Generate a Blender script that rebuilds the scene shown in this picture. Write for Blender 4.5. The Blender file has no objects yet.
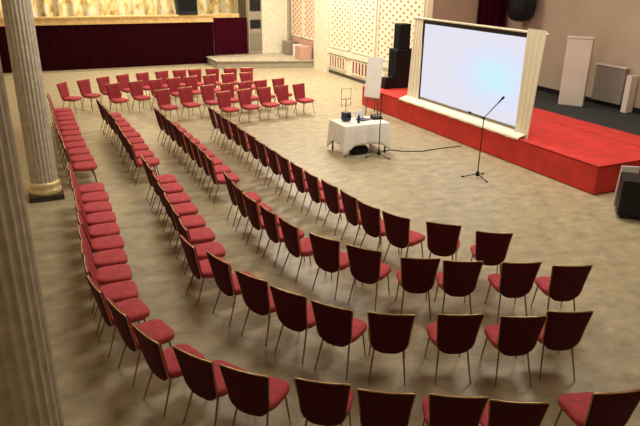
import bpy, bmesh, math, random
from mathutils import Vector, Matrix
random.seed(7)
PI = math.pi
scene = bpy.context.scene
COL = scene.collection

# ------------------------------------------------------------------ materials
def nmat(name, color, rough=.6, metal=0., spec=.5):
    m = bpy.data.materials.new(name); m.use_nodes = True
    b = m.node_tree.nodes['Principled BSDF']
    b.inputs['Base Color'].default_value = (*color, 1)
    b.inputs['Roughness'].default_value = rough
    b.inputs['Metallic'].default_value = metal
    b.inputs['Specular IOR Level'].default_value = spec
    return m, m.node_tree, b

def noise_color(m, nt, b, stops, scale=(1, 1, 1), nscale=5., detail=4., rot=(0, 0, 0), coord='Object', dist=0.):
    tc = nt.nodes.new('ShaderNodeTexCoord'); mp = nt.nodes.new('ShaderNodeMapping')
    mp.inputs['Scale'].default_value = scale; mp.inputs['Rotation'].default_value = rot
    n = nt.nodes.new('ShaderNodeTexNoise'); n.inputs['Scale'].default_value = nscale
    n.inputs['Detail'].default_value = detail; n.inputs['Distortion'].default_value = dist
    r = nt.nodes.new('ShaderNodeValToRGB')
    el = r.color_ramp.elements
    while len(el) < len(stops): el.new(.5)
    for e, (p, c) in zip(el, stops): e.position = p; e.color = (*c, 1)
    nt.links.new(tc.outputs[coord], mp.inputs[0]); nt.links.new(mp.outputs[0], n.inputs['Vector'])
    nt.links.new(n.outputs['Fac'], r.inputs[0]); nt.links.new(r.outputs[0], b.inputs['Base Color'])
    return n, r

def fabric(name, c, rough=.85, var=.18, bump=.15, spec=.25):
    m, nt, b = nmat(name, c, rough, 0, spec)
    lo = tuple(x * (1 - var) for x in c); hi = tuple(min(1, x * (1 + var)) for x in c)
    n, r = noise_color(m, nt, b, [(.3, lo), (.7, hi)], nscale=14)
    n2 = nt.nodes.new('ShaderNodeTexNoise'); n2.inputs['Scale'].default_value = 220
    bp = nt.nodes.new('ShaderNodeBump'); bp.inputs['Strength'].default_value = bump; bp.inputs['Distance'].default_value = .004
    nt.links.new(n2.outputs['Fac'], bp.inputs['Height']); nt.links.new(bp.outputs[0], b.inputs['Normal'])
    return m

def plain(name, c, rough=.6, metal=0., var=.08, nscale=6., spec=.5):
    m, nt, b = nmat(name, c, rough, metal, spec)
    lo = tuple(x * (1 - var) for x in c); hi = tuple(min(1, x * (1 + var)) for x in c)
    noise_color(m, nt, b, [(.35, lo), (.65, hi)], nscale=nscale)
    return m

M = {}
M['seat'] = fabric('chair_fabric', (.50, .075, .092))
M['back'] = fabric('shaded_back_fabric', (.33, .036, .048))  # seat fabric darkened: shade on the backrest fronts put into the colour
M['rear'] = fabric('shaded_rear_fabric', (.075, .006, .014), .8)  # chair red darkened further, shade on the rears painted into the fabric
M['gold'] = plain('brushed_gold', (.50, .36, .17), .32, .85)
M['leg'] = plain('gold_tube', (.27, .205, .095), .38, .6)
M['cream'] = plain('cream_paint', (.80, .735, .585), .6)
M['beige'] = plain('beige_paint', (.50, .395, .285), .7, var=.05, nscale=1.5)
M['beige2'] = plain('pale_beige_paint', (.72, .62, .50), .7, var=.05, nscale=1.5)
M['stone'] = plain('column_plaster', (.62, .56, .46), .6, var=.12, nscale=9)
M['black'] = plain('black_plastic', (.010, .010, .012), .5, var=.3, spec=.25)
M['blackcarpet'] = plain('black_carpet', (.022, .026, .024), .85, var=.3, nscale=30)
M['grille'] = plain('speaker_grille', (.012, .012, .014), .8, var=.4, nscale=60, spec=.1)
M['steel'] = plain('dark_steel', (.05, .045, .04), .35, .7)
M['red'] = plain('red_carpet', (.64, .034, .026), .75, var=.12, nscale=3)
M['redend'] = plain('dark_red_side', (.22, .014, .016), .75, var=.12, nscale=3)
M['maroon'] = fabric('maroon_velvet', (.021, .002, .0045), .95, spec=.02)
M['maroon2'] = fabric('wine_velvet', (.042, .002, .009), .95, spec=.05)
M['cloth'] = fabric('white_tablecloth', (.93, .92, .90), .8, .02, .05)
M['drape'] = fabric('cream_drape', (.92, .86, .70), .85, .03, .05)
M['white'] = plain('white_board', (.85, .85, .84), .4, var=.03)
M['blue'] = plain('navy_plastic', (.02, .03, .10), .4)
M['grey'] = plain('grey_paint', (.33, .29, .22), .7)
M['greytop'] = plain('pale_grey_carpet', (.47, .41, .31), .85, var=.15, nscale=4)
M['taupe'] = plain('taupe_panel', (.25, .21, .165), .6)
M['rose'] = plain('rose_panel', (.55, .32, .25), .7)
M['grillered'] = plain('dark_red_slot', (.25, .04, .03), .7)
M['darkbase'] = plain('dark_baseboard', (.05, .035, .025), .5)
M['gilt'] = plain('bright_gilt', (.88, .70, .38), .35, .3, var=.15, nscale=12)
M['goldtrim'] = plain('gilded_moulding', (.70, .48, .21), .4, .25, var=.15, nscale=8)
M['wood'] = plain('table_wood', (.12, .08, .05), .5)
M['ceil'] = plain('ceiling_paint', (.75, .70, .60), .8)

# floor: mottled tan vinyl, faintly glossy
m, nt, b = nmat('marbled_vinyl', (.5, .4, .27), .42, 0, .4)
n1, r1 = noise_color(m, nt, b, [(.30, (.30, .255, .175)), (.45, (.405, .34, .225)), (.56, (.455, .385, .25)), (.70, (.56, .47, .305))],
                     scale=(.9, 1.25, 1), nscale=3.6, detail=8, dist=.2, rot=(0, 0, .45))
n1.inputs['Roughness'].default_value = .62
M['floor'] = m

# lattice: red diamonds showing through a cream trellis board
def lattice_mat(name, cream, red, pu, pv, thr):
    m, nt, b = nmat(name, cream, .6)
    tc = nt.nodes.new('ShaderNodeTexCoord'); sx = nt.nodes.new('ShaderNodeSeparateXYZ')
    nt.links.new(tc.outputs['Object'], sx.inputs[0])
    def mth(op, *ins):
        k = nt.nodes.new('ShaderNodeMath'); k.operation = op
        for i, v in enumerate(ins):
            if isinstance(v, (int, float)): k.inputs[i].default_value = v
            else: nt.links.new(v, k.inputs[i])
        return k.outputs[0]
    u = mth('MULTIPLY', sx.outputs['X'], PI / pu); v = mth('MULTIPLY', sx.outputs['Z'], PI / pv)
    s1 = mth('SINE', mth('ADD', u, v)); s2 = mth('SINE', mth('SUBTRACT', u, v))
    d = mth('MINIMUM', mth('ABSOLUTE', s1), mth('ABSOLUTE', s2))
    g = mth('GREATER_THAN', d, thr)
    mx = nt.nodes.new('ShaderNodeMix'); mx.data_type = 'RGBA'
    mx.inputs[6].default_value = (*cream, 1); mx.inputs[7].default_value = (*red, 1)
    nt.links.new(g, mx.inputs[0]); nt.links.new(mx.outputs[2], b.inputs['Base Color'])
    return m
M['lattice'] = lattice_mat('trellis', (.84, .77, .61), (.55, .17, .08), .46, .25, .80)
M['latticepink'] = lattice_mat('pink_trellis', (.80, .69, .54), (.62, .28, .19), .46, .25, .60)

# gold backdrop: pleats of gold and white
m, nt, b = nmat('gold_backdrop', (.8, .6, .25), .45, .15)
noise_color(m, nt, b, [(.30, (.40, .27, .10)), (.45, (.85, .64, .26)), (.58, (.92, .85, .62)), (.78, (.60, .52, .40))],
            scale=(2.2, 2.2, 1.1), nscale=2.2, detail=5)
M['goldcloth'] = m

# projected picture on the screen: lit surface
m = bpy.data.materials.new('projected_image'); m.use_nodes = True
nt = m.node_tree; nt.nodes.clear()
out = nt.nodes.new('ShaderNodeOutputMaterial'); em = nt.nodes.new('ShaderNodeEmission')
tc = nt.nodes.new('ShaderNodeTexCoord'); mp = nt.nodes.new('ShaderNodeMapping')
mp.inputs['Location'].default_value = (-.65, 0, 1.58); mp.inputs['Scale'].default_value = (.60, 0, 1.1)
mp.inputs['Location'].default_value = (.62, 0, .02)
gr = nt.nodes.new('ShaderNodeTexGradient'); gr.gradient_type = 'SPHERICAL'
rp = nt.nodes.new('ShaderNodeValToRGB'); el = rp.color_ramp.elements
el.new(.35)
for e, (p, c) in zip(el, [(0, (.80, .78, .88)), (.35, (.74, .79, .97)), (.85, (.62, .90, .98))]): e.position = p; e.color = (*c, 1)
nt.links.new(tc.outputs['Object'], mp.inputs[0]); nt.links.new(mp.outputs[0], gr.inputs[0])
nt.links.new(gr.outputs['Fac'], rp.inputs[0]); nt.links.new(rp.outputs[0], em.inputs['Color'])
em.inputs['Strength'].default_value = 1.0
nt.links.new(em.outputs[0], out.inputs[0])
M['screen'] = m

# ------------------------------------------------------------------ mesh helpers
class MB:
    def __init__(self): self.bm = bmesh.new()
    def box(self, x0, x1, y0, y1, z0, z1, bev=0.):
        t = bmesh.new()
        bmesh.ops.create_cube(t, size=1)
        for v in t.verts:
            v.co = Vector(((x0 + x1) / 2 + v.co.x * (x1 - x0), (y0 + y1) / 2 + v.co.y * (y1 - y0), (z0 + z1) / 2 + v.co.z * (z1 - z0)))
        if bev: bmesh.ops.bevel(t, geom=t.edges[:], offset=bev, segments=2, affect='EDGES', profile=.5)
        self._merge(t); return self
    def _merge(self, t):
        me = bpy.data.meshes.new('tmp'); t.to_mesh(me); t.free(); self.bm.from_mesh(me); bpy.data.meshes.remove(me)
    def tube(self, pts, r, seg=8, closed=False, cap=True):
        pts = [Vector(p) for p in pts]; n = len(pts)
        rs = r if isinstance(r, (list, tuple)) else [r] * n
        rings = []
        for i, p in enumerate(pts):
            a = pts[i - 1] if (i > 0 or closed) else p
            c = pts[(i + 1) % n] if (i < n - 1 or closed) else p
            d = (c - a).normalized()
            up = Vector((0, 0, 1)) if abs(d.z) < .9 else Vector((0, 1, 0))
            u = d.cross(up).normalized(); w = d.cross(u).normalized()
            rings.append([self.bm.verts.new(p + (u * math.cos(2 * PI * k / seg) + w * math.sin(2 * PI * k / seg)) * rs[i]) for k in range(seg)])
        for i in range(n if closed else n - 1):
            A, B = rings[i], rings[(i + 1) % n]
            for k in range(seg): self.bm.faces.new((A[k], A[(k + 1) % seg], B[(k + 1) % seg], B[k]))
        if cap and not closed:
            self.bm.faces.new(rings[0][::-1]); self.bm.faces.new(rings[-1])
        return self
    def rings(self, rings, cap0=True, cap1=True, closed=True):
        vs = [[self.bm.verts.new(p) for p in r] for r in rings]
        n = len(rings[0])
        for A, B in zip(vs, vs[1:]):
            for k in range(n if closed else n - 1): self.bm.faces.new((A[k], A[(k + 1) % n], B[(k + 1) % n], B[k]))
        if cap0: self.bm.faces.new(vs[0][::-1])
        if cap1: self.bm.faces.new(vs[-1])
        return self
    def lathe(self, prof, seg=32, c=(0, 0)):
        return self.rings([[(c[0] + r * math.cos(2 * PI * k / seg), c[1] + r * math.sin(2 * PI * k / seg), z) for k in range(seg)] for r, z in prof])
    def build(self, name, mat, parent=None, smooth=False, auto=None):
        bmesh.ops.recalc_face_normals(self.bm, faces=self.bm.faces[:])
        me = bpy.data.meshes.new(name); self.bm.to_mesh(me); self.bm.free()
        if smooth:
            for p in me.polygons: p.use_smooth = True
            if auto: me.set_sharp_from_angle(angle=auto)
        me.materials.append(mat)
        o = bpy.data.objects.new(name, me); COL.objects.link(o)
        if parent: o.parent = parent
        return o

def tag(o, label=None, cat=None, group=None, kind=None):
    if label: o['label'] = label
    if cat: o['category'] = cat
    if group: o['group'] = group
    if kind: o['kind'] = kind
    return o
def empty(name, loc=(0, 0, 0), rz=0.):
    o = bpy.data.objects.new(name, None); COL.objects.link(o)
    o.empty_display_size = .2; o.location = loc; o.rotation_euler = (0, 0, rz); return o
def struct(o, label=None): return tag(o, label, kind='structure')

# hall frame: s runs away from the viewer along the stage front, p runs from the audience towards the stage
TH = math.radians(25.6)
A_ = Vector((math.sin(TH), -math.cos(TH), 0)); B_ = Vector((math.cos(TH), math.sin(TH), 0)); O_ = Vector((5.58, 11.95, 0))
def hall(s, p, z=0.): return O_ - A_ * s + B_ * p + Vector((0, 0, z))
# in hall-aligned local frames x = +p (towards stage), y = +s (away)
RZ = TH
def at_hall(o, s, p, z=0., rz=0.):
    o.location = hall(s, p, z); o.rotation_euler = (0, 0, RZ + rz); return o
def hbox(name, mat, s0, s1, p0, p1, z0, z1, bev=0., parent=None):
    """box built about its own base centre, set square to the hall"""
    o = MB().box(-(p1 - p0) / 2, (p1 - p0) / 2, -(s1 - s0) / 2, (s1 - s0) / 2, 0, z1 - z0, bev).build(name, mat, parent)
    if parent is None: at_hall(o, (s0 + s1) / 2, (p0 + p1) / 2, z0)
    return o

# ------------------------------------------------------------------ setting
fl = MB().box(-22, 22, -16, 26, -.2, 0).build('floor', M['floor']); at_hall(fl, 4, -5); struct(fl)
H = 7.5
struct(hbox('wall_left', M['beige2'], -12, 26, -15.3, -15, 0, H))
struct(hbox('wall_right', M['cream'], 9.4, 26, 2.1, 2.4, 0, H))
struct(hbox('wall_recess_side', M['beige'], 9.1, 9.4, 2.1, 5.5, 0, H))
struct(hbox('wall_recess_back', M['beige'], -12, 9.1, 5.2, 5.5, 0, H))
struct(hbox('wall_far', M['beige2'], 26, 26.3, -15.3, 2.4, 0, H))
struct(hbox('wall_behind', M['beige2'], -12.3, -12, -15.3, 5.5, 0, H))
struct(hbox('ceiling', M['ceil'], -12.3, 26.3, -15.3, 5.5, H, H + .2))
struct(hbox('baseboard_right', M['darkbase'], 9.4, 17.9, 2.07, 2.1, 0, .12))
# far wall pieces beside the big stage
struct(hbox('trim_1', M['cream'], 20.8, 21.2, .55, 1.85, .36, H))           # cream pier
struct(hbox('trim_2', M['grey'], 20.9, 21.2, -.1, .55, .36, H))             # grey pier with dark panels
for i, (z0, z1) in enumerate(((2.35, 2.85), (1.55, 1.95), (.55, 1.35))):
    o = hbox('wall_panel', M['taupe'] if i == 2 else M['black'], 20.86, 20.9, -.02, .5, z0, z1, .008)
    tag(o, ['upper dark square panel on the grey pier right of the big stage', 'lower dark square panel on the grey pier right of the big stage',
            'tall taupe panel at the foot of the grey pier right of the big stage'][i], 'wall panel', 'panels on the grey pier')
# pilaster on the right wall
struct(hbox('trim_3', M['cream'], 16.55, 17.9, 1.95, 2.1, 0, H))
struct(hbox('trim_4', M['cream'], 9.4, 16.55, 2.02, 2.1, .86, 1.06))        # band under the trellis
struct(hbox('trim_5', M['rose'], 18.0, 20.8, 2.05, 2.1, .35, 1.15))          # rose wainscot at the far end

# trellis panels (face -p): local x along s, z up
def trellis(s0, s1, z0, z1, mat, label):
    root = empty('lattice_panel'); at_hall(root, (s0 + s1) / 2, 2.1, z0, PI / 2)
    w = (s1 - s0) / 2; h = z1 - z0
    MB().box(-w + .06, w - .06, 0, .03, .06, h - .06).build('lattice', mat, root)
    f = MB()
    f.box(-w, -w + .07, -.01, .06, 0, h); f.box(w - .07, w, -.01, .06, 0, h)
    f.box(-w, w, -.01, .06, 0, .07); f.box(-w, w, -.01, .06, h - .07, h)
    f.build('frame', M['cream'], root)
    tag(root, label, 'wall panel', 'trellis panels along the right wall')
trellis(9.5, 12.45, 1.1, 5.2, M['lattice'], 'cream trellis wall panel with red diamonds nearest the projection screen')
trellis(12.6, 14.55, 1.1, 5.2, M['lattice'], 'cream trellis wall panel with red diamonds behind the white flipchart')
trellis(14.7, 16.5, 1.1, 5.2, M['lattice'], 'cream trellis wall panel with red diamonds next to the cream pilaster')
trellis(18.0, 19.3, 1.2, 5.2, M['latticepink'], 'pinkish trellis wall panel just beyond the cream pilaster')
trellis(19.4, 20.75, 1.2, 5.2, M['latticepink'], 'pinkish trellis wall panel in the far corner beside the stage pier')

# grilles below the trellis
def grille(s0, s1, label):
    root = empty('vent_grille'); at_hall(root, (s0 + s1) / 2, 2.1, .24, PI / 2)
    w = (s1 - s0) / 2
    MB().box(-w, w, 0, .02, 0, .56).build('backing', M['grillered'], root)
    f = MB(); f.box(-w, w, 0, .05, 0, .04); f.box(-w, w, 0, .05, .52, .56)
    n = 6
    for k in range(n + 1):
        x = -w + 2 * w * k / n; f.box(x - .05, x + .05, 0, .05, .04, .52)
    f.build('bars', M['cream'], root)
    tag(root, label, 'grille', 'wall grilles')
grille(12.85, 14.4, 'cream vent grille with dark red slots low on the wall behind the flipchart')
grille(15.05, 16.5, 'cream vent grille with dark red slots low on the wall beside the pilaster')

# ------------------------------------------------------------------ far stage (left background)
def pleated(name, s, p0, p1, z0, z1, mat, amp=.06, n=60, parent=None, thick=.03, wave=.38):
    pts = []
    for k in range(n * 4 + 1):
        p = p0 + (p1 - p0) * k / (n * 4)
        pts.append((p - (p0 + p1) / 2, amp * math.sin(2 * PI * p / wave)))
    f = MB()
    f.rings([[(x, y, 0) for x, y in pts] + [(x, y + thick, 0) for x, y in pts[::-1]], [(x, y, z1 - z0) for x, y in pts] + [(x, y + thick, z1 - z0) for x, y in pts[::-1]]])
    o = f.build(name, mat, parent, True, .7)
    if parent is None: at_hall(o, s, (p0 + p1) / 2, z0)
    return o
st = empty('far_stage'); at_hall(st, 21.0, -8)
tag(st, 'big dark maroon curtained stage with a gilded edge across the far end of the hall', 'stage')
MB().box(-6.9, 6.2, .05, 4.9, 0, 1.93).build('platform', M['maroon'], st)
k = pleated('skirt', 0, -6.9, 6.2, 0, 1.9, M['maroon'], .012, 60, st); k.location = (-.35, 0, 0)
g = MB()
g.box(-6.9, 6.2, -.10, .1, 1.88, 1.97, .012); g.box(-6.9, 6.2, -.06, .1, 1.97, 2.13, .012); g.box(-6.9, 6.2, -.12, .1, 2.13, 2.22, .012)
g.box(6.2, 7.5, .02, .16, 2.05, 2.24, .012)
g.build('gilded_edge', M['goldtrim'], st)
k = pleated('stage_curtain', 21.1, -1.75, -.12, .36, 2.04, M['maroon2'], .03, 12)
tag(k, 'short wine red curtain between the big stage and the grey pier', 'curtain')
k = pleated('stage_backdrop', 23.6, -14.8, .3, 2.0, 6.5, M['goldcloth'], .10, 60, None, .03, .62)
tag(k, 'shimmering gold and white backdrop curtain behind the far stage', 'curtain')
# black monitor on the far stage edge
t = empty('stage_monitor'); at_hall(t, 21.02, -2.95, 2.22, 0)
MB().rings([[(-.45, -.2, 0), (.40, -.2, 0), (.40, .35, 0), (-.45, .35, 0)], [(-.58, -.14, .95), (.42, -.14, .95), (.42, .3, .95), (-.58, .3, .95)]]).build('cabinet', M['black'], t)
MB().box(-.40, .34, -.19, -.165, .12, .8, .01).build('grille', M['grille'], t)
tag(t, 'black loudspeaker standing on the gilded edge of the far stage', 'speaker')

# low grey platform right of the far stage
def poly_prism(name, pts, z0, z1, mat, parent=None):
    c = sum((Vector(p) for p in pts), Vector()) / len(pts)
    o = MB().rings([[(p[0] - c.x, p[1] - c.y, 0) for p in pts], [(p[0] - c.x, p[1] - c.y, z1 - z0) for p in pts]]).build(name, mat, parent)
    o.location = (c.x, c.y, z0); return o
pl = empty('step_platform', hall(19, 0))
q = [hall(17.95, 2.05), hall(19.2, -2.2), hall(20.85, -2.2), hall(20.85, 2.05)]
a = poly_prism('riser', q, 0, .30, M['grey']); a.parent = pl; a.location = a.location - pl.location
q2 = [hall(17.9, 2.05), hall(19.15, -2.25), hall(20.85, -2.25), hall(20.85, 2.05)]
a = poly_prism('tread', q2, .30, .35, M['greytop']); a.parent = pl; a.location = a.location - pl.location + Vector((0, 0, 0))
tag(pl, 'low pale grey step platform in the far corner right of the big stage', 'platform')
o = hbox('storage_box', M['white'], 18.95, 19.4, 1.55, 1.95, .35, .92, .02); tag(o, 'small pale box on the grey step platform', 'box')
o = hbox('storage_box', M['rose'], 18.1, 18.8, 1.4, 1.95, .35, .95, .02); tag(o, 'dusty pink box on the grey step platform nearest the pilaster', 'box')
o = hbox('storage_box', M['taupe'], 19.9, 20.6, 1.5, 2.03, .35, .98, .02); tag(o, 'brownish box on the grey step platform beside the cream pier', 'box')

# ------------------------------------------------------------------ red stage (right)
SH = .62
rs = empty('red_stage'); at_hall(rs, 0, 0)
MB().box(0, 2.05, 0, 9.75, .01, SH - .03).build('deck_body', M['red'], rs)
MB().box(-.02, 2.05, -.02, 9.77, SH - .03, SH, .008).build('carpet_top', M['red'], rs)
MB().box(.0, 2.05, -.02, 0, .02, SH - .05).build('end_board', M['red'], rs)
MB().box(-.015, 0, .0, 9.75, .02, SH - .045).build('fascia', M['red'], rs)
tag(rs, 'low bright red carpeted stage under the projection screen', 'stage')
bs = hbox('recess_floor', M['blackcarpet'], -6, 9.08, 2.07, 5.18, 0, SH - .02); struct(bs)
o = hbox('red_carpet', M['red'], 0, 9.05, 2.075, 2.92, SH - .02, SH); tag(o, 'red carpeted rear strip of the red stage, bordering the black floor', 'carpet')  # rear strip of the red stage, built as its own slab
o = hbox('baseboard_recess', M['black'], -6, 9.0, 5.15, 5.2, SH - .02, SH + .12); struct(o)

# wine curtain on the recess side wall, black hanging speaker
k = pleated('door_curtain', 9.0, 3.85, 5.05, 2.0, 5.5, M['maroon2'], .035, 10, None, .03, .3)
tag(k, 'dark wine red curtain hanging on the beige wall above the projection screen', 'curtain')
o = hbox('curtain_rail', M['steel'], 8.95, 9.08, 3.7, 5.15, 5.5, 5.56, .01); tag(o, 'dark curtain rail on the beige recess wall', 'rail')
t = empty('hanging_speaker'); at_hall(t, 7.95, 4.75, 2.72, .5)
MB().lathe([(.12, 0), (.30, .06), (.42, .22), (.46, .5), (.44, .85), (.25, .98)], 20).build('housing', M['black'], t, True, .6)
MB().tube([(0, 0, .95), (0, 0, H - 2.72)], .03).build('pole', M['steel'], t)
tag(t, 'rounded black speaker hanging from above in front of the beige wall', 'speaker')

# free-standing beige partition box
t = empty('partition_box'); at_hall(t, 4.90, 4.30, SH - .02, .62)
MB().box(-.15, .15, -.34, .34, 0, 1.90, .02).build('body', M['beige2'], t)
MB().box(-.17, .17, -.36, .36, 1.90, 1.95, .008).build('cap', M['beige2'], t)
tag(t, 'tall plain beige partition box standing on the black floor', 'partition')
t = empty('wall_heater'); at_hall(t, 4.38, 5.09, SH + .12, PI / 2)
MB().box(-.55, .48, -.04, .05, 0, 1.0, .015).build('panel', M['taupe'], t)
MB().box(-.57, .50, -.05, .08, 1.0, 1.05, .008).build('top_ledge', M['beige2'], t)
tag(t, 'grey brown panel heater against the beige wall at right', 'heater')
o = hbox('pale_board', M['beige2'], 3.45, 3.62, 4.85, 5.12, SH - .02, 1.62, .01); tag(o, 'narrow pale upright board right of the grey brown heater', 'board')

# ------------------------------------------------------------------ projection screen
S0, S1, P = 2.70, 6.80, .28
sc_ = empty('projection_screen'); at_hall(sc_, (S0 + S1) / 2, P, SH, -PI / 2)      # local -x = far end... x along s reversed
sc_.rotation_euler = (0, 0, RZ + PI / 2)                                             # local x = +s, local y = -p ; z up
W = (S1 - S0) / 2; Z0, Z1 = .17, 2.22
MB().box(-W, W, -.012, .012, -(Z1 - Z0) / 2, (Z1 - Z0) / 2).build('screen_surface', M['screen'], sc_).location = (0, 0, (Z0 + Z1) / 2)
f = MB()
f.box(-W - .05, W + .05, -.03, .04, Z1, Z1 + .09); f.box(W, W + .07, -.03, .04, Z0 - .05, Z1 + .09)
f.build('black_border', M['black'], sc_)
MB().box(-W, W + .05, -.02, .035, Z0 - .07, Z0).build('lower_bar', M['grey'], sc_)
f = MB()
for x in (-W - .02, W + .1): f.box(x - .04, x + .04, -.13, -.05, .0, Z1 + .1)
f.box(-W - .05, W + .1, -.12, -.05, .06, .12)
f.build('support_frame', M['steel'], sc_)
def drape(x0, x1, z0, z1, y0, name, flare=0., nx=28, amp=.007):
    top = [];  bot = []
    for k in range(nx + 1):
        u = k / nx; x = x0 + (x1 - x0) * u
        y = y0 + amp * math.sin(u * PI * nx / 4)
        top.append((x, y, z1)); bot.append((x0 - flare + (x1 + flare - x0 + flare) * u, y0 + .06 + amp * 1.6 * math.sin(u * PI * nx / 4 + .4), z0))
    f = MB()
    f.rings([bot + [(x, y - .015, z) for x, y, z in bot[::-1]], top + [(x, y - .015, z) for x, y, z in top[::-1]]])
    return f.build(name, M['drape'], sc_, True, .8)
drape(W + .07, W + .52, .02, Z1 + .14, .02, 'far_drape', .07)
drape(-W - .56, -W + .02, -.02, Z1 + .20, .06, 'near_drape', -.07)
f = MB(); f.box(-W - .56, W + .52, -.03, .05, Z1 + .10, Z1 + .15, .02); f.build('top_drape', M['drape'], sc_)
# bottom drape runs over the stage edge
n = 90; r0 = []; r1 = []; r2 = []
for k in range(n + 1):
    u = k / n; x = -W - .42 + (2 * W + 1.05) * u; w = .006 * math.sin(u * 60) + .004 * math.sin(u * 143)
    r0.append((x, .05, Z0 - .075)); r1.append((x, .30 + w, .03 + w * .5)); r2.append((x, .335 + w, -.025 + 1.2 * w))
f = MB()
for ra, rb in ((r0, r1), (r1, r2)):
    for k in range(n): f.bm.faces.new([f.bm.verts.new(v) for v in (ra[k], ra[k + 1], rb[k + 1], rb[k])])
bmesh.ops.remove_doubles(f.bm, verts=f.bm.verts[:], dist=1e-4)
o = f.build('bottom_drape', M['drape'], sc_, True); sm = o.modifiers.new('thickness', 'SOLIDIFY'); sm.thickness = .012; sm.offset = 1
tag(sc_, 'large lit projection screen draped in cream cloth on the red stage', 'projection screen')

# ------------------------------------------------------------------ loudspeaker stack, flipchart
t = empty('subwoofer'); at_hall(t, 9.24, 1.10, SH)
MB().box(-.32, .32, -.26, .26, 0, 1.24, .015).build('cabinet', M['black'], t)
MB().box(-.335, -.32, -.23, .23, .06, 1.18, .006).build('grille', M['grille'], t)
tag(t, 'large black bass speaker cabinet standing on the red stage', 'speaker')
t = empty('top_speaker'); at_hall(t, 9.26, 1.10, SH + 1.24)
MB().box(-.19, .19, -.20, .20, 0, .78, .015).build('cabinet', M['black'], t)
MB().box(-.205, -.19, -.17, .17, .05, .73, .006).build('grille', M['grille'], t)
tag(t, 'slimmer black loudspeaker stacked on top of the bass cabinet', 'speaker')
t = empty('cable_case'); at_hall(t, 9.15, .55, SH)
MB().box(-.16, .16, -.15, .15, 0, .36, .02).build('case', M['black'], t)
MB().tube([(-.08, 0, .36), (-.08, 0, .44), (.08, 0, .44), (.08, 0, .36)], .012, 6).build('handle', M['steel'], t)
tag(t, 'small black equipment case at the foot of the bass cabinet', 'case')

t = empty('flipchart', (1.60, 19.4, 0), math.radians(-8))
f = MB().rings([[(-.27, -.16, .56), (.21, -.20, .52), (.21, -.17, .52), (-.27, -.13, .56)], [(-.20, .16, 1.74), (.28, .12, 1.72), (.28, .15, 1.72), (-.20, .19, 1.74)]])
f.build('white_pad', M['white'], t)
for pts in ([(.18, -.24, 0), (.08, .16, 1.72)], [(-.20, -.24, 0), (-.05, .16, 1.72)], [(.05, .30, 0), (.04, .20, 1.68)]):
    MB().tube(pts, .016, 8).build('leg', M['wood'], t)
MB().box(-.27, .22, -.27, -.21, .48, .51, .005).build('tray', M['wood'], t)
tag(t, 'white flipchart leaning on a thin easel at the left end of the red stage', 'flipchart')

# ------------------------------------------------------------------ table with cloth and gear
TW, TD, TZ = .60, .40, .74
tb = empty('square_table'); at_hall(tb, 4.77, -2.86)
MB().box(-TW, TW, -TD, TD, TZ - .03, TZ, .005).build('tabletop', M['wood'], tb)
for sx in (-1, 1):
    for sy in (-1, 1):
        MB().tube([(sx * (TW - .06), sy * (TD - .06), TZ - .03), (sx * (TW - .05), sy * (TD - .05), 0)], .022, 8).build('leg', M['steel'], tb)
tag(tb, 'small table hidden under a white cloth on the open floor', 'table')
def cloth():
    f = MB(); per = []
    N = 22
    ex, ey = TW + .012, TD + .012
    def side(a, b):
        for k in range(N): u = k / N; per.append((a[0] + (b[0] - a[0]) * u, a[1] + (b[1] - a[1]) * u, u))
    cs = [(-ex, -ey), (ex, -ey), (ex, ey), (-ex, ey)]
    for i in range(4): side(cs[i], cs[(i + 1) % 4])
    rings = []
    L = 8
    for j in range(L + 1):
        v = j / L; ring = []
        for i, (x, y, u) in enumerate(per):
            c = abs(2 * u - 1) ** 4.0
            drop = (.47 + .235 * c)
            nx = 1 if abs(x) >= ex - 1e-6 else 0; ny = 1 if abs(y) >= ey - 1e-6 else 0
            d = Vector(((nx * (1 if x > 0 else -1)), (ny * (1 if y > 0 else -1)))); d.normalize()
            fold = (.018 * math.sin(i * .9) + .014 * math.sin(i * 2.1 + 1)) * v
            off = .012 * (v > 0) + (.008 * v + .03 * c * v) + fold
            if j == 0: off = 0
            ring.append((x + d.x * off, y + d.y * off, TZ + .012 - drop * v - (.006 if j else 0)))
        rings.append(ring)
    top = [(x * .97, y * .96, TZ + .014) for x, y, z in rings[0]]
    f.rings([top] + rings, True, False)
    o = f.build('tablecloth', M['cloth'], None, True, .9)
    s = o.modifiers.new('thickness', 'SOLIDIFY'); s.thickness = .004; s.offset = 1
    at_hall(o, 4.77, -2.86)
    tag(o, 'white tablecloth with hanging corners over the small table', 'tablecloth')
cloth()
TT = TZ + .02
t = empty('projector'); at_hall(t, 4.90, -3.17, TT, .2)
MB().box(-.09, .09, -.09, .09, .02, .22, .015).build('body', M['blue'], t)
MB().rings([[(.02 + .05 * math.cos(2 * PI * k / 16), -.09, .13 + .05 * math.sin(2 * PI * k / 16)) for k in range(16)], [(.02 + .045 * math.cos(2 * PI * k / 16), -.13, .13 + .045 * math.sin(2 * PI * k / 16)) for k in range(16)]]).build('lens', M['black'], t, True, .6)
MB().box(-.07, .07, -.07, .07, 0, .025).build('foot', M['black'], t)
tag(t, 'navy blue projector on the left of the white table', 'projector')
t = empty('laptop'); at_hall(t, 4.84, -2.72, TT, .35)
MB().box(-.15, .15, -.11, .11, 0, .02, .004).build('base', M['blue'], t)
MB().rings([[(-.15, .10, .02), (.15, .10, .02), (.15, .115, .02), (-.15, .115, .02)], [(-.15, .16, .2), (.15, .16, .2), (.15, .175, .2), (-.15, .175, .2)]]).build('lid', M['white'], t)
tag(t, 'small open laptop with a pale lid in the middle of the white table', 'laptop')
t = empty('control_box'); at_hall(t, 4.82, -2.36, TT, -.1)
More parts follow.
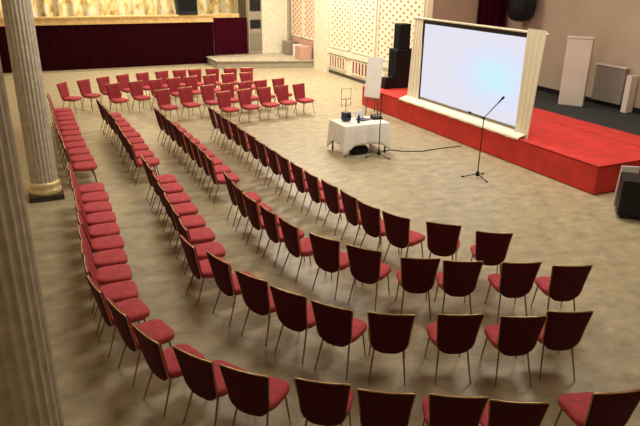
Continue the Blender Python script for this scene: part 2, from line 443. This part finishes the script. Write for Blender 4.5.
MB().rings([[(-.14, -.09, 0), (.14, -.09, 0), (.14, .09, 0), (-.14, .09, 0)], [(-.13, -.08, .05), (.13, -.08, .05), (.13, .08, .10), (-.13, .08, .10)]]).build('case', M['black'], t)
for k in range(3): MB().lathe([(.014, 0), (.012, .03)], 10, (-.07 + .07 * k, 0)).build('knob', M['white'], t).location = (0, 0, .07)
tag(t, 'dark control box at the right end of the white table', 'mixer')
o = MB().lathe([(.032, 0), (.034, .01), (.034, .14), (.014, .18), (.014, .21)], 14).build('water_bottle', M['blue'], None, True, .6)
at_hall(o, 4.60, -2.98, TT); tag(o, 'small dark bottle between projector and laptop on the white table', 'bottle')

# thin stand behind the table
t = empty('music_stand'); at_hall(t, 5.72, -2.75, 0, .15)
f = MB(); f.tube([(0, 0, .5), (0, 0, 1.12)], .010, 8); f.build('pole', M['leg'], t)
for k in range(3):
    a = 2 * PI * k / 3 + .4
    MB().tube([(0, 0, .52), (.27 * math.cos(a), .27 * math.sin(a), .01)], .010, 8).build('leg', M['leg'], t)
f = MB(); f.tube([(-.15, 0, .95), (-.15, 0, 1.38), (.15, 0, 1.38), (.15, 0, .95)], .012, 8, True); f.tube([(-.15, 0, 1.12), (.15, 0, 1.12)], .010, 8)
f.build('rack_frame', M['leg'], t)
tag(t, 'thin open metal rack stand rising behind the white table', 'stand')

def mic_stand(x, y, label, h, boom, rz=0.):
    t = empty('microphone_stand', (x, y, 0), rz)
    MB().tube([(0, 0, .06), (0, 0, h)], [.014, .011], 8).build('pole', M['steel'], t)
    MB().lathe([(.03, .04), (.04, .05), (.04, .12), (.02, .15)], 12).build('hub', M['black'], t, True, .6)
    for k in range(3):
        a = 2 * PI * k / 3 + .95
        lg = MB().tube([(0, 0, .09), (.32 * math.cos(a), .32 * math.sin(a), .012)], .011, 8).build('leg', M['steel'], t)
        MB().tube([(.29 * math.cos(a), .29 * math.sin(a), .018), (.35 * math.cos(a), .35 * math.sin(a), .014)], .016, 8).build('rubber_foot', M['black'], lg)
    if boom:
        MB().tube([(-.025, 0, h), (.025, 0, h)], .028, 10).build('clutch', M['black'], t)
        b1, b2 = Vector(boom[0]), Vector(boom[1])
        MB().tube([b1, (0, 0, h), b2], .011, 8).build('boom_arm', M['steel'], t)
        d = (b2 - Vector((0, 0, h))).normalized()
        MB().tube([b2 - d * .02, b2 + d * .10, b2 + d * .12, b2 + d * .17], [.013, .018, .028, .022], 12).build('microphone', M['black'], t, True, .8)
        dd = (b1 - Vector((0, 0, h))).normalized()
        MB().tube([b1 - dd * .06, b1], .02, 10).build('counterweight', M['black'], t)
    else:
        MB().tube([(0, 0, h - .02), (0, 0, h + .03), (0, -.03, h + .10)], [.012, .016, .024], 10).build('microphone', M['black'], t, True, .8)
    return tag(t, label, 'microphone stand')
mic_stand(3.44, 12.98, 'black boom microphone stand on tripod legs in front of the red stage', 1.33, ((-.32, .08, 1.44), (.30, .10, 1.64)), 0)
mic_stand(1.40, 14.52, 'thin upright microphone stand at the front right of the white table', 1.42, None, .4)

# black bag under the table, cable on the floor
t = empty('equipment_bag', (.93, 14.80, 0), .5)
f = MB(); pr_ = [(.20, .12, 0), (.24, .15, .05), (.23, .14, .14), (.18, .09, .19)]
f.rings([[(x * math.copysign(abs(math.cos(k * PI / 8)) ** .6, math.cos(k * PI / 8)), y * math.copysign(abs(math.sin(k * PI / 8)) ** .6, math.sin(k * PI / 8)), z) for k in range(16)] for x, y, z in pr_])
f.build('bag_body', M['black'], t, True, .8)
MB().tube([(-.1, 0, .18), (-.07, 0, .27), (.07, 0, .27), (.1, 0, .18)], .012, 8).build('strap', M['black'], t)
tag(t, 'black bag on the floor under the white table', 'bag')
pts = []
key = [(1.55, 15.0), (1.75, 15.12), (2.05, 15.0), (2.5, 15.02), (2.9, 15.25), (3.3, 15.45), (3.68, 15.62)]
for i in range(len(key) - 1):
    for k in range(6):
        u = k / 6; a = Vector((*key[i], .012)); c = Vector((*key[i + 1], .012)); pts.append(a.lerp(c, u * u * (3 - 2 * u) * .4 + u * .6))
o = MB().tube(pts, .011, 6).build('floor_cable', M['black'], None, True); tag(o, 'black cable running over the floor from the white table to the red stage', 'cable')

# clipped black case and white panel at the right edge
t = empty('flight_case', (5.84, 10.85, 0), -.35)
MB().box(-.28, .28, -.30, .30, .06, .74, .02).build('case', M['black'], t)
for sx in (-1, 1):
    for sy in (-1, 1): MB().lathe([(.03, 0), (.04, .02), (.04, .06)], 10, (sx * .2, sy * .22)).build('castor', M['steel'], t)
MB().box(-.29, -.27, -.1, .1, -.1 + .6, .56, .004).build('handle', M['steel'], t)
tag(t, 'black case on castors at the right edge past the stage corner', 'case')
o = MB().rings([[(-.16, 0, 0), (.16, 0, 0), (.16, .03, 0), (-.16, .03, 0)], [(-.10, .10, .78), (.22, .10, .78), (.22, .13, .78), (-.10, .13, .78)]]).build('leaning_board', M['white'])
o.location = (5.86, 11.32, 0); o.rotation_euler = (0, 0, -.2)
tag(o, 'white board leaning between the black case and the red stage corner', 'board')

# ------------------------------------------------------------------ columns
def column(x, y, r, label):
    t = empty('fluted_column', (x, y, 0), RZ)
    MB().box(-r * 1.24, r * 1.24, -r * 1.24, r * 1.24, 0, .11, .01).build('plinth', M['darkbase'], t)
    MB().lathe([(r * 1.16, .11), (r * 1.20, .14), (r * 1.20, .18), (r * 1.13, .205), (r * 1.09, .23), (r * 1.12, .27), (r * 1.15, .29), (r * 1.08, .33), (r * 1.0, .345)], 40).build('gilded_base', M['gilt'], t, True, .9)
    n = 22; seg = n * 8; rings = []
    for z, k in ((.34, 1.0), (2.2, .985), (4.5, .94), (6.95, .88)):
        ring = []
        for i in range(seg):
            a = 2 * PI * i / seg; u = (i % 8) / 8
            d = 0 if u < .2 else math.sin((u - .2) / .8 * PI)
            rr = r * k * (1 - .075 * d); ring.append((rr * math.cos(a), rr * math.sin(a), z))
        rings.append(ring)
    MB().rings(rings).build('shaft', M['stone'], t)
    MB().lathe([(r * .90, 6.95), (r * 1.1, 7.1), (r * 1.25, 7.3), (r * 1.25, H)], 32).build('capital', M['goldtrim'], t, True, .6)
    tag(t, label, 'column', 'fluted columns along the left')
column(-5.35, 11.38, .25, 'pale fluted column with a gilded base standing beside the outermost chair row')
column(-2.45, 4.2, .29, 'nearest dark fluted column at the lower left edge')

# ------------------------------------------------------------------ chair
def outline_seat(sc=1.0, n=40):
    pts = []
    for k in range(n):
        a = 2 * PI * k / n; c, s = math.cos(a), math.sin(a)
        y = .23 * math.copysign(abs(s) ** .5, s) + .035
        w = .238 + (.018 * (y / .24))          # wider at the front
        x = w * .96 * math.copysign(abs(c) ** .5, c)
        pts.append((x * sc, (y - .035) * sc + .035))
    return pts
def outline_back(n=48):
    """(x, h) closed outline: flat wide top with winged corners, nearly straight sides, deep rounded foot; h measured along the panel"""
    half = []
    hh = .565
    for k in range(17):                          # deep round foot
        a = -PI / 2 + (PI / 2) * k / 16
        half.append((.206 * math.cos(a) ** .7 if k else 0., .20 + .20 * math.sin(a)))
    for k in range(1, 9):
        u = k / 8; half.append((.206 + .034 * u ** 1.3, .20 + (hh - .215) * u))
    half.append((.238, hh - .006)); half.append((.229, hh)); half.append((.12, hh - .006))
    left = [(-x, h) for x, h in half[::-1] if x > 0]
    return half + [(0, hh - .008)] + left
RT = math.radians(12)
def back_pt(x, h, off):
    """off: + toward the sitter"""
    y0 = -.195; z0 = .33
    curve = .22 * x * x
    return (x, y0 - math.sin(RT) * h + off * math.cos(RT) + curve, z0 + math.cos(RT) * h + off * math.sin(RT))
def make_chair():
    root = empty('banquet_chair')
    so = lambda s, z: [(x, y, z) for x, y in outline_seat(s)]
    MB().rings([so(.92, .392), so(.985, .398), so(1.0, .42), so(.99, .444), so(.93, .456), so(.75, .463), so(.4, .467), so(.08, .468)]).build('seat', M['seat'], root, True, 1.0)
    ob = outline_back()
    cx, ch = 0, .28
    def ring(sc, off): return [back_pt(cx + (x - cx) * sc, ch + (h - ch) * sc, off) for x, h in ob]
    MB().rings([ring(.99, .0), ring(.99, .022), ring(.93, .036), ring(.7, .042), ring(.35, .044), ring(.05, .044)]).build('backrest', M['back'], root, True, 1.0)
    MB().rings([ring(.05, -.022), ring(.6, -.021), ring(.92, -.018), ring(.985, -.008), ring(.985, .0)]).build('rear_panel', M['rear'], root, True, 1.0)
    i0 = 9
    rim = [back_pt(x * 1.012, ch + (h - ch) * 1.012, .002) for x, h in ob]
    rim = rim[i0:-i0 + 1]
    MB().tube(rim, .0085, 6).build('back_rim', M['gold'], root, True)
    fr = MB(); fr.tube([(x * .86, y * .86, .380) for x, y in outline_seat(1.0, 20)], .011, 6, True)
    for sx in (-1, 1):
        fr.tube([(sx * .12, -.15, .385), (sx * .12, -.20, .385), (sx * .12, -.221, .45)], .010, 6)
    fr.build('seat_frame', M['leg'], root, True)
    for sx in (-1, 1):
        MB().tube([(sx * .18, .17, .385), (sx * .205, .235, .0)], [.011, .008], 8).build('leg', M['leg'], root, True, .9)
        MB().tube([(sx * .155, -.15, .385), (sx * .175, -.215, .2), (sx * .195, -.29, .0)], [.011, .010, .008], 8).build('leg', M['leg'], root, True, .9)
    return root
PROTO = make_chair(); PARTS = list(PROTO.children); used = [False]
def place(x, y, rz, label, group):
    if not used[0]: r = PROTO; used[0] = True
    else:
        r = PROTO.copy(); COL.objects.link(r)
        for ch in PARTS:
            c = ch.copy(); COL.objects.link(c); c.parent = r
    r.location = (x, y, 0); r.rotation_euler = (0, 0, rz)
    tag(r, label, 'chair', group)

ORD = ['first', 'second', 'third', 'fourth', 'fifth', 'sixth', 'seventh', 'eighth', 'ninth', 'tenth', 'eleventh', 'twelfth', 'thirteenth', 'fourteenth', 'fifteenth', 'sixteenth', 'seventeenth', 'eighteenth']
BACK = .31
KB = 1.0138
def from_back(mx, my, dx, dy):
    """mid of the back's top edge and the direction of that edge as a sitter-facing-left-normal"""
    L = math.hypot(dx, dy); dx /= L; dy /= L
    nx, ny = -dy, dx
    return mx + nx * BACK, my + ny * BACK, math.atan2(dy, dx)
def along(pts, n, start=.5):
    """n stations evenly spaced along a polyline (stations at cell centres) with smoothed tangents"""
    P = [Vector(p) for p in pts]; seg = [(b - a).length for a, b in zip(P, P[1:])]; tot = sum(seg)
    def ev(t):
        t = min(max(t, 0), tot - 1e-6)
        for a, b, l in zip(P, P[1:], seg):
            if t <= l: return a.lerp(b, t / l)
            t -= l
        return P[-1]
    out = []
    for k in range(n):
        t = tot * (k + .5) / n
        d = (ev(t + .7) - ev(t - .7)).normalized(); out.append((ev(t), d))
    return out
J = lambda a: random.uniform(-a, a)
ROWS = ['outermost', 'second', 'third', 'innermost']
TINT = 'burgundy gold-legged chair'
def column_run(pts, n, label_f, group, front=True):
    for k, (p, d) in enumerate(along(pts, n)):
        nx, ny = -d.y, d.x
        off = -.25 if front else BACK
        p = p if front else p * KB
        place(p.x + nx * off + J(.012), p.y + ny * off + J(.012), math.atan2(d.y, d.x) + J(.035), label_f(k, n), group)
def near_run(lst, label_f, group, turn={}):
    for k, (x0, y0, x1, y1) in enumerate(lst):
        d = Vector((x1 - x0, y1 - y0)); d.rotate(Matrix.Rotation(math.radians(turn.get(k, 0)), 2))
        x, y, r = from_back((x0 + x1) / 2 * KB, (y0 + y1) / 2 * KB, d.x, d.y)
        place(x, y, r, label_f(k, len(lst)), group)

# left side of the outermost row, beyond and before its one-seat gap
g = 'outermost row of chairs'
column_run([(-7.20, 17.60), (-6.9, 17.0), (-5.98, 15.0), (-5.54, 14.04), (-5.03, 13.04), (-4.48, 11.9)], 11,
           lambda k, n: f"{TINT}, {ORD[k]} from the far end of the outermost row's left side", g)
column_run([(-4.08, 11.02), (-3.60, 9.92), (-3.05, 8.68), (-2.62, 7.66), (-2.20, 6.66)], 9,
           lambda k, n: f"{TINT}, {ORD[k]} after the gap near the column in the outermost row", g)
near_run([(-2.69, 6.25, -2.32, 5.92), (-2.28, 5.72, -1.92, 5.46), (-1.87, 5.25, -1.46, 4.93), (-1.34, 4.865, -.96, 4.66), (-.87, 4.61, -.43, 4.44), (-.20, 4.43, .28, 4.35), (.34, 4.29, .81, 4.24),
          (.94, 4.24, 1.40, 4.21), (1.43, 4.18, 1.89, 4.15), (2.32, 4.28, 2.78, 4.35)],
         lambda k, n: f"{TINT} in the nearest row, {ORD[n - 1 - k]} from the row's right end", g, {0: -13, 1: -14, 2: -7, 3: -4})
# second row
g = 'second row of chairs'
column_run([(-5.66, 17.05), (-5.13, 16.03), (-4.42, 14.68), (-3.80, 13.35), (-3.28, 12.25)], 9,
           lambda k, n: f"{TINT}, {ORD[k]} from the far end of the second row's left side", g)
column_run([(-2.94, 11.62), (-2.48, 10.64), (-1.97, 9.48), (-1.53, 8.48), (-1.28, 7.92)], 7,
           lambda k, n: f"{TINT}, {ORD[k]} after the one-seat gap in the second row", g)
near_run([(-1.87, 7.47, -1.57, 7.08), (-1.40, 6.95, -1.10, 6.66), (-.97, 6.46, -.60, 6.20), (-.54, 6.10, -.15, 5.86), (-.085, 5.785, .35, 5.575), (.528, 5.55, .964, 5.51), (1.244, 5.53, 1.68, 5.55), (1.88, 5.51, 2.33, 5.53), (2.39, 5.63, 2.85, 5.64)],
         lambda k, n: f"{TINT} in the second nearest row, {ORD[n - 1 - k]} from its right end", g, {0: -5, 1: -4})
# third row (back-top line)
g = 'third row of chairs'
column_run([(-4.25, 15.5), (-4.056, 15.136), (-2.363, 11.726), (-1.98, 10.86)], 9,
           lambda k, n: f"{TINT}, {ORD[k]} from the far end of the third row's left side", g, False)
column_run([(-1.72, 10.28), (-1.169, 9.061), (-.655, 8.255), (-.27, 7.74)], 5,
           lambda k, n: f"{TINT}, {ORD[k]} after the one-seat gap in the third row", g, False)
near_run([(-.15, 7.60, .25, 7.33), (.351, 7.236, .757, 7.039), (1.0, 6.874, 1.48, 6.863), (1.503, 6.807, 1.998, 6.796), (2.22, 6.78, 2.697, 6.80), (2.807, 6.714, 3.294, 6.731)],
         lambda k, n: f"{TINT} in the third nearest row, {ORD[n - 1 - k]} from its right end", g)
# innermost row
g = 'innermost row of chairs'
column_run([(-2.95, 15.77), (-2.806, 15.465), (-1.505, 12.803), (-.902, 11.52), (-.311, 10.456), (-.026, 9.935)], 11,
           lambda k, n: f"{TINT}, {ORD[k]} from the far end of the innermost row's left side", g, False)
near_run([(.0, 9.90, .26, 9.48), (.31, 9.40, .54, 8.98), (.56, 8.90, .87, 8.52), (.92, 8.45, 1.25, 8.16), (1.50, 8.06, 1.95, 7.93), (2.12, 7.74, 2.60, 7.68)],
         lambda k, n: f"{TINT} of the innermost row's near curve, {ORD[n - 1 - k]} from its right end", g)
# far block facing the viewer
E_ = Vector((.817, .577)); N_ = Vector((.577, -.817)); P0 = Vector((-7.87, 18.72))
far = [([.03, .75, 1.4, 2.1, 2.8, 3.48, 4.08, 4.6, 5.2, 5.8, 6.35], lambda t: -.02 - .72 * math.sin(PI * t / 6.4), 'outermost', 'farthest row of the far block'),
       ([1.3, 2.02, 2.67, 3.25, 3.85, 4.5, 5.13, 5.8], lambda t: .98 - .2 * math.sin(PI * t / 6.4), 'second', 'second farthest row of the far block'),
       ([2.2, 2.9, 3.6, 4.25, 4.86, 5.45, 6.08], lambda t: 2.55, 'third', 'third farthest row of the far block'),
       ([3.55, 4.22, 4.88, 5.5, 6.12], lambda t: 3.72, 'innermost', 'front row of the far block')]
for ts, nf, nm, lab in far:
    for k, t in enumerate(ts):
        m_ = (P0 + E_ * t + N_ * nf(t)) * KB
        sl = (nf(t + .3) - nf(t - .3)) / .6
        d = -(E_ + N_ * sl); d.normalize()
        d.rotate(Matrix.Rotation(math.radians(22 if (k == 0 and nm == 'outermost') else 4), 2))
        x, y, r = from_back(m_.x, m_.y, d.x, d.y)
        idx = k
        place(x, y, r + J(.05), f"{TINT}, {ORD[idx]} from the left in the {lab}", lab)

# ------------------------------------------------------------------ light
def area(name, s, p, z, size, power, col=(1, .86, .66), rot=(0, 0, 0), sy=None):
    l = bpy.data.lights.new(name, 'AREA'); l.energy = power; l.color = col; l.size = size
    if sy: l.shape = 'RECTANGLE'; l.size_y = sy
    o = bpy.data.objects.new(name, l); COL.objects.link(o); o.location = hall(s, p, z); o.rotation_euler = rot; return o
WARM = (1, .925, .765)
area('ceiling_lamp_stage', 14.5, -.6, 7.3, 2.2, 770, WARM)
area('ceiling_lamp_middle', 9.0, -1.2, 7.3, 2.2, 330, WARM)
area('front_fill_light', .8, -.2, 7.3, 2.0, 330, WARM)  # unseen fill added for camera-facing cloth, drapes and partition
area('ceiling_lamp_far', 18, -6, 7.3, 3.0, 260, WARM)
area('ceiling_lamp_near', -4.5, -4, 7.3, 2.5, 75, WARM)
area('column_fill_light', 2.6, -7.6, 7.3, 2.0, 210, WARM)  # unseen lamp added to brighten the far fluted column
area('gold_backdrop_lamp', 22.0, -6, 6.9, 1.2, 520, (1, .87, .62), (math.radians(20), 0, RZ), 1.2)

w = bpy.data.worlds.new('World'); scene.world = w; w.use_nodes = True
w.node_tree.nodes['Background'].inputs[0].default_value = (.9, .8, .65, 1); w.node_tree.nodes['Background'].inputs[1].default_value = .2

# ------------------------------------------------------------------ camera
f_, HC, yh, roll = 620., 4.2, -30., -.015
th = math.atan((213 - yh) / f_)
F = Vector((0, math.cos(th), -math.sin(th))); R = Vector((1, 0, 0)); D = Vector((0, -math.sin(th), -math.cos(th)))
c, s = math.cos(roll), math.sin(roll)
R2 = c * R + s * D; D2 = -s * R + c * D
cam = bpy.data.cameras.new('Camera'); co = bpy.data.objects.new('Camera', cam); COL.objects.link(co)
mw = Matrix((R2, -D2, -F)).transposed().to_4x4(); mw.translation = (0, 0, HC); co.matrix_world = mw
cam.sensor_fit = 'HORIZONTAL'; cam.sensor_width = 36; cam.lens = f_ / 640 * 36; cam.clip_end = 200
scene.camera = co
vs = scene.view_settings
vs.view_transform = 'Standard'; vs.look = 'None'; vs.gamma = 1; vs.use_curve_mapping = False; vs.exposure = 0.
